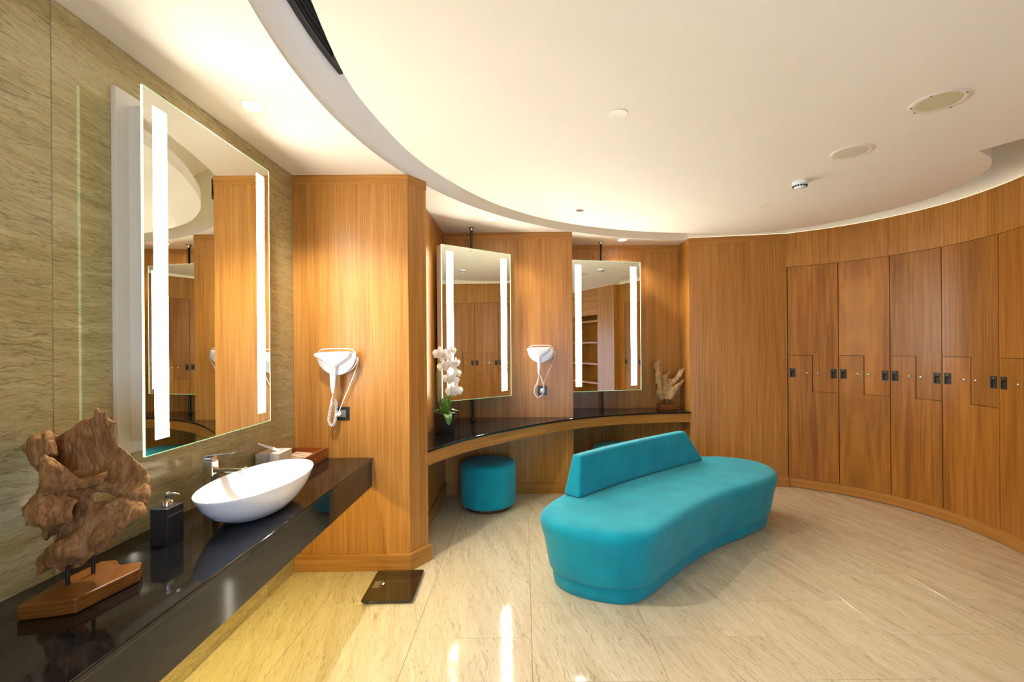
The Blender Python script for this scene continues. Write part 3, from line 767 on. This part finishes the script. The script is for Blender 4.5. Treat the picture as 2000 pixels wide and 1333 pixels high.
# ------------------------------------------------------------------ hair dryers and sockets
def hair_dryer(label, loc, right_cord):
    """local: x along the wall, -y into the room, z up; origin on the wall at the middle of the cradle"""
    t = thing('hair_dryer', label, 'hair dryer', loc, 0, 'white hair dryers on the wood walls')
    # cradle: half-moon shell with a wide flat top
    V, F = [], []; n = 28
    out = []
    for k in range(n):
        a = PI * k / (n - 1); x = -.135 * math.cos(a); z = .028 - .155 * math.sin(a) ** .8 * (1 - .10 * abs(math.cos(a)))
        out.append((x, z))
    rings = [(.0005, .80), (.04, .93), (.068, 1.0), (.074, .97)]
    for y, s in rings:
        for x, z in out: V.append((x * s, -y, (z - .02) * s + .02))
    for r in range(len(rings) - 1):
        for k in range(n - 1): F.append((r * n + k, r * n + k + 1, (r + 1) * n + k + 1, (r + 1) * n + k))
        F.append((r * n + n - 1, r * n, (r + 1) * n, (r + 1) * n + n - 1))
    F.append(tuple(range(n))); F.append(tuple(range((len(rings) - 1) * n, len(rings) * n))[::-1])
    add('cradle', V, F, 'white_plastic', t, 'auto', bevel=.004)
    # dryer body: flat-topped funnel that narrows into the handle, resting in the cradle
    op = catmull([Vector(p) for p in [(-.128, .030), (-.06, .036), (.05, .038), (.098, .036), (.106, .022), (.100, -.004), (.062, -.032), (.026, -.058), (-.012, -.075), (-.046, -.056), (-.085, -.026), (-.128, .0), (-.140, .012)]], 5, True)
    m = len(op); V, F = [], []; cx, cz = -.012, -.005
    for y, sc_ in ((-.045, .86), (-.060, .96), (-.082, 1.0), (-.104, .97), (-.118, .86), (-.124, .68), (-.126, .4)):
        for p in op: V.append((cx + (p.x - cx) * sc_, y, cz + (p.y - cz) * sc_))
    for i in range(6):
        for k in range(m): F.append((i * m + k, i * m + (k + 1) % m, (i + 1) * m + (k + 1) % m, (i + 1) * m + k))
    F.append(tuple(range(m))); F.append(tuple(range(6 * m, 7 * m))[::-1])
    bd = add('body', V, F, 'white_plastic', t, True)
    for k in range(4):
        v, f = boxv(-.030 + k * .0075, -.0255 + k * .0075, -.1268, -.1250, .016, .0215); add('logo_letter', v, f, 'ink_grey', bd)
    hd = tube('handle', [(-.012, -.088, -.005), (-.012, -.092, -.06), (-.014, -.093, -.13), (-.016, -.090, -.20), (-.017, -.088, -.245)], [.026, .0235, .021, .016, .0085], 'white_plastic', t, 20)
    add('switch', *boxv(-.019, -.009, -.118, -.110, -.10, -.075), 'card_band', hd, bevel=.002)
    # coiled lead: a helix around a drooping loop
    if right_cord: ctrl = [(-.017, -.086, -.25), (-.03, -.075, -.30), (-.046, -.06, -.36), (-.062, -.05, -.425), (-.050, -.045, -.470), (-.028, -.045, -.455), (-.018, -.04, -.40), (-.016, -.04, -.345), (-.012, -.055, -.30), (-.010, -.07, -.285)]
    else: ctrl = [(-.017, -.086, -.25), (-.03, -.08, -.33), (-.052, -.06, -.37), (-.062, -.05, -.43), (-.03, -.045, -.485), (.02, -.045, -.455), (.035, -.04, -.39), (.022, -.04, -.32), (.004, -.05, -.265), (-.02, -.06, -.245)]
    path = resample(catmull([Vector(p) for p in ctrl], 10), 520); turns = 46; hp = []
    for i, p in enumerate(path):
        tg = (path[min(i + 1, 519)] - path[max(i - 1, 0)]).normalized(); sd_ = tg.cross(Vector((0, 1, 0))).normalized(); up = sd_.cross(tg)
        fr = i / 519; R = .0085 * min(1, fr / .12) * min(1, (1 - fr) / .08)
        a = 2 * PI * turns * fr; hp.append(p + (sd_ * math.cos(a) + up * math.sin(a)) * R)
    add('coiled_lead', *tubev(hp, .0026, 5), 'white_plastic', t, True)
    # straight mains lead from the end of the cradle down to the plug
    if right_cord: c2 = [(.128, -.05, .0), (.140, -.05, -.005), (.135, -.045, -.05), (.095, -.035, -.15), (.05, -.03, -.25), (.005, -.03, -.36), (-.008, -.036, -.395)]
    else: c2 = [(.125, -.05, .0), (.150, -.05, -.01), (.150, -.045, -.06), (.12, -.035, -.14), (.075, -.03, -.24), (.04, -.03, -.33), (.022, -.036, -.415)]
    tube('mains_lead', catmull([Vector(p) for p in c2], 8), .0032, 'white_plastic', t, 8)
    tube('lead_loop', catmull([Vector(p) for p in [(.128, -.055, .004), (.136, -.06, -.03), (.10, -.06, -.085), (.03, -.05, -.118)]], 8), .0032, 'white_plastic', t, 8)
    tube('lead_loop', catmull([Vector(p) for p in [(.128, -.055, .004), (.125, -.07, .035), (.08, -.075, .056), (-.07, -.075, .056), (-.12, -.07, .04)]], 8), .0032, 'white_plastic', t, 8)
    e = c2[-1]
    add('plug', *lathev([(.019, 0), (.019, .012), (.012, .022), (.005, .026)], 16), 'white_plastic', t, 'auto')
    pg = t.children[-1]; pg.data.transform(Matrix.Translation((e[0], -.0115, e[2])) @ Matrix.Rotation(PI / 2, 4, 'X'))
    return t
def socket(label, loc):
    t = thing('socket', label, 'socket', loc, 0, 'black square sockets under the hair dryers')
    box('plate', -.047, .047, -.008, -.0005, -.047, .047, 'black_metal', t, bevel=.002)
    add('insert', *boxv(-.024, .024, -.0105, -.0081, -.024, .024), 'grey_metal', t, bevel=.001)
    return t
hair_dryer('white hair dryer on the wide wood column, beside the washbasin', (-1.275, 3.165, 1.487), True)
socket('black socket on the wide wood column, under the nearer hair dryer', (-1.262, 3.165, 1.093))
hair_dryer('white hair dryer between the two pole mirrors', (.172, 4.795, 1.502), False)
socket('black socket between the two pole mirrors, above the vanity counter', (.19, 4.795, 1.085))

# ------------------------------------------------------------------ orchid
og = thing('potted_orchid', 'white orchid in a black square pot on the vanity counter', 'plant', (-.695, 3.965, VT + .0005), .75)
pv = [(-.058, -.058, 0), (.058, -.058, 0), (.058, .058, 0), (-.058, .058, 0), (-.068, -.068, .172), (.068, -.068, .172), (.068, .068, .172), (-.068, .068, .172),
      (-.060, -.060, .172), (.060, -.060, .172), (.060, .060, .172), (-.060, .060, .172), (-.058, -.058, .150), (.058, -.058, .150), (.058, .058, .150), (-.058, .058, .150)]
pf = [(3, 2, 1, 0), (12, 13, 14, 15)]
for b in (0, 4, 8):
    for k in range(4): j = (k + 1) % 4; pf.append((b + k, b + j, b + 4 + j, b + 4 + k))
add('pot', pv, pf, 'black_plastic', og)
lathe('moss', [(.055, .151), (.052, .160), (.03, .168), (0, .170)], 'soil', og, 20)
og2 = Matrix.Rotation(-.75, 3, 'Z')
def R_(p): return og2 @ Vector(p)
def leaf(ctrl, wid, fold=.25):
    c = catmull([R_(p) for p in ctrl], 6); n = len(c); V, F = [], []
    for i, p in enumerate(c):
        t = (c[min(i + 1, n - 1)] - c[max(i - 1, 0)]).normalized(); f = i / (n - 1)
        wd = wid * (math.sin(PI * min(1, (f * .92 + .06)) ** .8) ** .7)
        s = t.cross(Vector((0, 0, 1)) if abs(t.z) < .95 else R_((0, -1, 0)))
        s = (s.normalized() if s.length > 1e-3 else R_((1, 0, 0)))
        u = s.cross(t)
        for k in (-1, -.5, 0, .5, 1): V.append(p + s * wd * k + u * abs(k) * wd * fold)
    for i in range(n - 1):
        for k in range(4): F.append((i * 5 + k, i * 5 + k + 1, i * 5 + 6 + k, i * 5 + 5 + k))
    o = add('leaf', V, F, 'leaf', og, True); s = o.modifiers.new('t', 'SOLIDIFY'); s.thickness = .002; return o
leaf([(.0, 0, .16), (.0, -.03, .21), (.005, -.05, .27), (.02, -.05, .33)], .034)
leaf([(.01, .01, .16), (.03, -.01, .25), (.055, -.01, .33), (.065, 0, .385)], .028)
leaf([(.01, -.02, .165), (.03, -.06, .17), (.05, -.10, .14), (.055, -.115, .085)], .036)
leaf([(.01, 0, .16), (.06, -.01, .20), (.10, -.02, .195), (.135, -.02, .19)], .018)
leaf([(-.01, 0, .16), (-.04, -.03, .20), (-.07, -.04, .195), (-.10, -.05, .18)], .016)
spine = catmull([R_(p) for p in [(-.02, .01, .16), (-.06, .01, .30), (-.065, -.005, .46), (-.055, -.01, .60), (-.02, -.02, .70), (.04, -.03, .70), (.09, -.035, .64), (.115, -.04, .55), (.125, -.05, .46)]], 8)
tube('stem', spine, .0032, 'stem', og, 8)
def flower(c, nrm, size):
    c = R_(c); n = R_(nrm).normalized(); up = Vector((0, 0, 1)); x = up.cross(n).normalized(); y = n.cross(x)
    V, F = [], []
    def petal(ang, ln, wd, lift):
        b = len(V); d = x * math.cos(ang) + y * math.sin(ang); s = -x * math.sin(ang) + y * math.cos(ang); m = 7
        for i in range(m):
            f = i / (m - 1); hw = wd * (math.sin(PI * (f * .86 + .07)) ** .75)
            for k in (-1, 0, 1): V.append(c + d * ln * f + s * hw * k + n * (lift * math.sin(f * PI * .6) + .004 * (1 - abs(k)) - .1 * ln * f * f))
        for i in range(m - 1):
            for k in range(2): F.append((b + i * 3 + k, b + i * 3 + k + 1, b + i * 3 + 4 + k, b + i * 3 + 3 + k))
    for a, ln, wd, li in ((90, 1, .32, .0), (215, .92, .30, -.002), (325, .92, .30, -.002), (8, 1.0, .52, .006), (172, 1.0, .52, .006)): petal(math.radians(a), ln * size, wd * size, li)
    fo = add('flower', V, F, 'petal', og, True); s = fo.modifiers.new('t', 'SOLIDIFY'); s.thickness = .0012
    v, f = lathev([(0, -.006), (.006, -.002), (.007, .004), (.003, .010), (0, .012)], 10); q = n.to_track_quat('Z', 'Y').to_matrix().to_4x4(); q.translation = c + n * .006 - y * size * .12
    add('lip', [q @ Vector(p) for p in v], f, 'lip', fo, True)
for c, nr, s in [((-.035, -.05, .690), (-.3, -1, .1), .055), ((.02, -.055, .665), (.1, -1, -.1), .056), ((.075, -.05, .715), (.7, -.8, .2), .042), ((.005, -.06, .575), (-.2, -1, 0), .052), ((.065, -.06, .590), (.3, -1, -.1), .055),
                 ((.112, -.05, .610), (.8, -.6, 0), .042), ((.12, -.055, .520), (.8, -.7, .1), .042), ((.045, -.065, .478), (-.1, -1, 0), .046), ((.085, -.065, .460), (.2, -1, -.1), .050), ((.075, -.075, .365), (-.1, -1, 0), .050), ((.118, -.07, .372), (.5, -1, 0), .050)]:
    flower(c, nr, s * 1.15)

# ------------------------------------------------------------------ stools
st = thing('round_stool', 'round turquoise stool under the corner of the vanity counter, left of the sofa', 'stool', (-.355, 4.42, 0), 0, 'round stools at the vanity counter')
lathe('plinth', [(.212, .0005), (.214, .004), (.214, .034)], 'stool_base', st, 48)
lathe('cushion', [(.19, .0345), (.24, .036), (.258, .046), (.266, .065), (.268, .15), (.268, .30), (.267, .40), (.262, .424), (.250, .438), (.225, .446), (.15, .450), (0, .452)], 'teal', st, 64, angle=60)
st2 = copy_tree(st, (1.035, 5.06, 0), .4, 'round turquoise stool mostly hidden behind the sofa back')

# ------------------------------------------------------------------ sofa
sofa = thing('curved_sofa', 'large kidney-shaped turquoise sofa in the middle of the room', 'sofa', (1.1, 3.5, 0))
outl = [(.37, 2.685), (.56, 2.63), (.745, 2.675), (.93, 2.85), (1.20, 3.13), (1.52, 3.40), (1.86, 3.62), (2.13, 3.84), (2.235, 4.08), (2.20, 4.32), (2.04, 4.47), (1.80, 4.53), (1.45, 4.43), (1.0, 4.13), (.58, 3.76), (.26, 3.38), (.11, 3.10), (.115, 2.93), (.21, 2.78)]
oc = resample([Vector(p) for p in catmull([Vector(p) for p in outl], 12, True)], 140, True)
def inset_closed(P, d):
    n = len(P); out = []
    for i in range(n):
        t = (P[(i + 2) % n] - P[i - 2]).normalized(); out.append(P[i] + Vector((-t.y, t.x)) * d)
    for _ in range(int(d * 60)):
        out = [(out[i - 1] + out[i] * 2 + out[(i + 1) % n]) / 4 for i in range(n)]
    return out
def stack(name, P, prof, mat, parent, o):
    n = len(P); V, F = [], []
    for z, d in prof:
        for p in inset_closed(P, d): V.append((p.x - o[0], p.y - o[1], z))
    for i in range(len(prof) - 1):
        for k in range(n): F.append((i * n + k, i * n + (k + 1) % n, (i + 1) * n + (k + 1) % n, (i + 1) * n + k))
    F.append(tuple(range(n))[::-1]); F.append(tuple(range((len(prof) - 1) * n, len(prof) * n)))
    return add(name, V, F, mat, parent, 'auto', angle=50)
so = (1.1, 3.5)
stack('base', oc, [(.0005, .090), (.006, .084), (.05, .080), (.093, .078)], 'teal', sofa, so)
stack('seat', oc, [(.0935, .11), (.095, .075), (.102, .062), (.120, .055), (.20, .042), (.28, .030), (.35, .012), (.395, .003), (.418, .004), (.436, .014), (.449, .032), (.456, .058), (.459, .09), (.461, .13), (.462, .18)], 'teal', sofa, so)
# backrest: wedge swept along the back edge
fl_ = resample(catmull([Vector(p) for p in [(.385, 3.235), (.70, 3.535), (1.02, 3.80), (1.36, 4.06), (1.69, 4.30)]], 8), 25)
top_in0, top_in1 = .055, .23
V, F = [], []
rows = [(.4625, .0, 0), (.60, .012, .5), (.755, .032, 1)]
n = len(fl_); L = len(fl_) - 1
def bk(z, back_, f):
    out = []
    for i, p in enumerate(fl_):
        s = i / L; s2 = (top_in0 * f) / 1.7 + s * (1 - (top_in0 + top_in1) * f / 1.7)
        k = min(int(s2 * L), L - 1); q = fl_[k].lerp(fl_[k + 1], s2 * L - k); t = (fl_[k + 1] - fl_[k]).normalized(); nb = Vector((-t.y, t.x))
        out.append(q + nb * back_)
    return out
ring = [(.4625, 0.0, 0), (.4625, .150, 0), (.755, .105, 1), (.755, .030, 1)]
cols = [bk(z, d, f) for z, d, f in ring]
for i in range(n):
    for c, (z, d, f) in zip(cols, ring): V.append((c[i].x - so[0], c[i].y - so[1], z))
for i in range(n - 1):
    for k in range(4): F.append((i * 4 + k, i * 4 + (k + 1) % 4, i * 4 + 4 + (k + 1) % 4, i * 4 + 4 + k))
F.append((0, 1, 2, 3)); F.append((4 * n - 4, 4 * n - 1, 4 * n - 2, 4 * n - 3))
add('backrest', V, F, 'teal', sofa, 'auto', bevel=.018, seg=4, angle=50)

# ------------------------------------------------------------------ bathroom scale
sc = thing('bathroom_scale', 'flat black glass bathroom scale on the marble floor by the column', 'scale', (-.845, 2.93, 0), math.radians(2))
def rrect(w, h, r, n=6):
    out = []
    for cx, cy, a in ((w - r, h - r, 0), (-w + r, h - r, 90), (-w + r, -h + r, 180), (w - r, -h + r, 270)):
        for k in range(n + 1): b = math.radians(a + 90 * k / n); out.append((cx + r * math.cos(b), cy + r * math.sin(b)))
    return out
prism('glass_platform', rrect(.157, .19, .018), .016, .0235, 'scale_glass', sc, bevel=.0015)
prism('body', rrect(.148, .18, .02), .007, .0159, 'black_plastic', sc)
for sx in (-1, 1):
    for sy in (-1, 1): lathe('foot', [(.020, .0003), (.022, .003), (.022, .0069)], 'black_plastic', sc, 20, (sx * .12, sy * .15, 0))
box('display', -.132, -.092, -.038, .045, .0236, .0241, 'lcd', sc)
add('emblem', *boxv(-.079, -.068, -.002, .024, .0236, .0239), 'ink_white', sc)
box('print_line', -.084, -.0815, -.035, .05, .0236, .0239, 'ink_grey', sc)

# ------------------------------------------------------------------ ceiling fittings
def downlight(label, x, y, z, r=.052, power=P_DOWN, size=2.3, group='recessed ceiling downlights'):
    t = thing('downlight', label, 'light', (x, y, z), 0, group)
    lathe('trim_ring', [(r - .006, -.0005), (r - .002, -.004), (r + .006, -.003), (r + .008, -.0005)], 'white_metal', t, 32)
    lathe('lens', [(r - .006, -.0004), (r - .006, -.0022), (0, -.0024)], 'lamp', t, 32)
    l = lamp('SPOT', 'downlight_lamp', (0, 0, -.012), power, DOWN_COL, spot_size=size, spot_blend=.45, shadow_soft_size=.03)
    l.parent = t
    return t
downlight('lit downlight over the washbasin, largest in the picture', -1.33, 2.255, CEIL)
downlight('lit downlight over the deep corner of the vanity counter', -.30, 4.29, CEIL, power=P_DOWN * .22)
downlight('lit downlight over the far alcove, above the second pole mirror', 1.13, 5.17, CEIL, power=P_DOWN * .22)
def recess(label, x, y, r):
    t = thing('downlight', label, 'light', (x, y, DZ), 0, 'recessed ceiling downlights')
    lathe('trim_ring', [(r * .72, -.0012), (r * .95, -.0035), (r, -.002), (r, -.0004)], 'white_metal', t, 36)
    lathe('reflector', [(r * .72, -.0008), (r * .3, -.0006), (0, -.0005)], 'reflector', t, 36)
    l = lamp('SPOT', 'downlight_lamp', (0, 0, -.012), 9, DOWN_COL, spot_size=1.7, spot_blend=.7, shadow_soft_size=.03); l.parent = t
    return t
recess('pale recessed downlight alone in the middle of the big ceiling disc', .50, 2.37, .052)
recess('small pale recessed downlight beyond the smoke detector', 2.10, 3.96, .045)
# unseen downlights added for fill, by the niche and around the camera
for x, y, l in ((2.55, 1.35, 'added fill downlight out of the picture, in front of the shelf niche'), (1.2, .4, 'added fill downlight out of the picture, over the spot beside the camera'), (-.1, -.6, 'added fill downlight out of the picture, nearest the wash counter')):
    recess(l, x, y, .05)
def speaker(label, x, y, r, screws):
    t = thing('ceiling_speaker', label, 'speaker', (x, y, DZ), 0, 'round ceiling speakers')
    lathe('rim', [(r * .74, -.004), (r * .80, -.0075), (r * .94, -.006), (r, -.0004)], 'white_metal', t, 48)
    lathe('grille', [(r * .74, -.0005), (r * .74, -.005), (r * .4, -.0065), (0, -.007)], 'panel_green' if screws else 'speaker_mesh', t, 48)
    if screws:
        for a in (.4, 1.9, 2.6, 3.7, 5.2): lathe('screw', [(.004, -.0062), (.004, -.0085), (0, -.0085)], 'ink', t, 10, (r * .88 * math.cos(a), r * .88 * math.sin(a), 0))
    return t
speaker('larger round ceiling plate with dark screw heads, nearest the picture corner', 2.08, 2.27, .122, True)
speaker('round ceiling speaker with a cream mesh, nearer the smoke detector', 2.07, 2.86, .118, False)
sm = thing('smoke_detector', 'small white dome smoke detector on the ceiling disc', 'detector', (2.06, 3.38, DZ))
lathe('base', [(.050, -.0004), (.052, -.012), (.051, -.018)], 'white_plastic', sm, 40)
lathe('head', [(.047, -.0182), (.047, -.026), (.043, -.040), (.034, -.050), (.02, -.053), (0, -.053)], 'white_plastic', sm, 40, angle=60)
for k in range(16):
    a = 2 * PI * k / 16; mm = frame((.0460 * math.cos(a), .0460 * math.sin(a), -.036), (-math.sin(a), math.cos(a), 0), (-.28 * math.cos(a), -.28 * math.sin(a), -1))
    v, f = boxv(-.0062, .0062, -.006, .006, -.002, .001); add('vent_slot', [mm @ Vector(q) for q in v], f, 'deep_black', sm)
sp = thing('sprinkler', 'small chrome sprinkler head hanging from the ceiling disc', 'sprinkler', (.51, 4.05, DZ))
lathe('escutcheon', [(.010, -.010), (.022, -.007), (.036, -.0004)], 'chrome', sp, 28)
tube('nozzle', [(0, 0, -.009), (0, 0, -.030)], .007, 'chrome', sp, 12)
for s in (-1, 1): tube('frame_arm', [(s * .007, 0, -.030), (s * .011, 0, -.042), (s * .003, 0, -.056)], .002, 'chrome', sp, 8)
lathe('deflector', [(.013, -.0575), (.013, -.0562), (0, -.0562)], 'chrome', sp, 20)

# linear air grilles in the cove rim
def grille(label, a_from, a_to):
    m = math.radians((a_from + a_to) / 2); c = (RC.x + RR * math.cos(m), RC.y + RR * math.sin(m))
    t = thing('air_grille', label, 'grille', (c[0], c[1], 3.0), 0, 'dark slot grilles in the ceiling cove')
    path = [(RC.x + RR * math.cos(math.radians(a)) - c[0], RC.y + RR * math.sin(math.radians(a)) - c[1]) for a in np.linspace(a_from, a_to, 22)]
    z0, z1 = 3.012 - 3.0, 3.205 - 3.0
    strip('frame', path, .0005, .022, z0, z0 + .018, 'dark_grille', t)
    strip('frame', path, .0005, .022, z1 - .018, z1, 'dark_grille', t)
    strip('frame', path[:2], .0005, .022, z0 + .018, z1 - .018, 'dark_grille', t); strip('frame', path[-2:], .0005, .022, z0 + .018, z1 - .018, 'dark_grille', t)
    strip('backing', path, .0003, .003, z0 + .018, z1 - .018, 'deep_black', t)
    for k in range(4): strip('slat', path, .006, .016, z0 + .045 + k * .034, z0 + .050 + k * .034, 'dark_grille', t)
    return t
grille('dark slot grille along the near curve of the ceiling cove', 215, 174.2)
grille('dark slot grille in the ceiling cove, seen only in the largest mirror', 141, 131)
# light strips lying on top of the disc, hidden in the cove
def cove_light(label, sel, mat):
    cp = [(x, y) for x, y in dc if sel(x, y)]; c = cp[len(cp) // 2]
    t = thing('cove_light', label, 'light', (c[0], c[1], DZ + .09))
    path = [(x - c[0], y - c[1]) for x, y in cp]
    strip('light_strip', path, .05, .07, .012, .020, mat, t); strip('channel', path, .045, .075, .0005, .0119, 'grey_metal', t)
cove_light('cool light strip hidden on top of the ceiling disc, along the washbasin side', lambda x, y: x < -.3 and y < 3.9, 'cove_cool')
cove_light('warm light strip hidden on top of the ceiling disc, along the mirror alcoves', lambda x, y: -.3 < x < 2.1 and y > 3.7, 'cove_warm')
c = lp[len(lp) // 2]
t = thing('cove_light', 'warm light strip hidden on the ledge above the lockers', 'light', (c.x, c.y, CEIL + .0005))
q = [(p.x - c.x, p.y - c.y) for p in [Vector((1.88, 5.117))] + lp]
strip('light_strip', q, -.028, -.014, .004, .008, 'cove_ledge', t); strip('channel', q, -.030, -.010, 0, .0039, 'grey_metal', t)
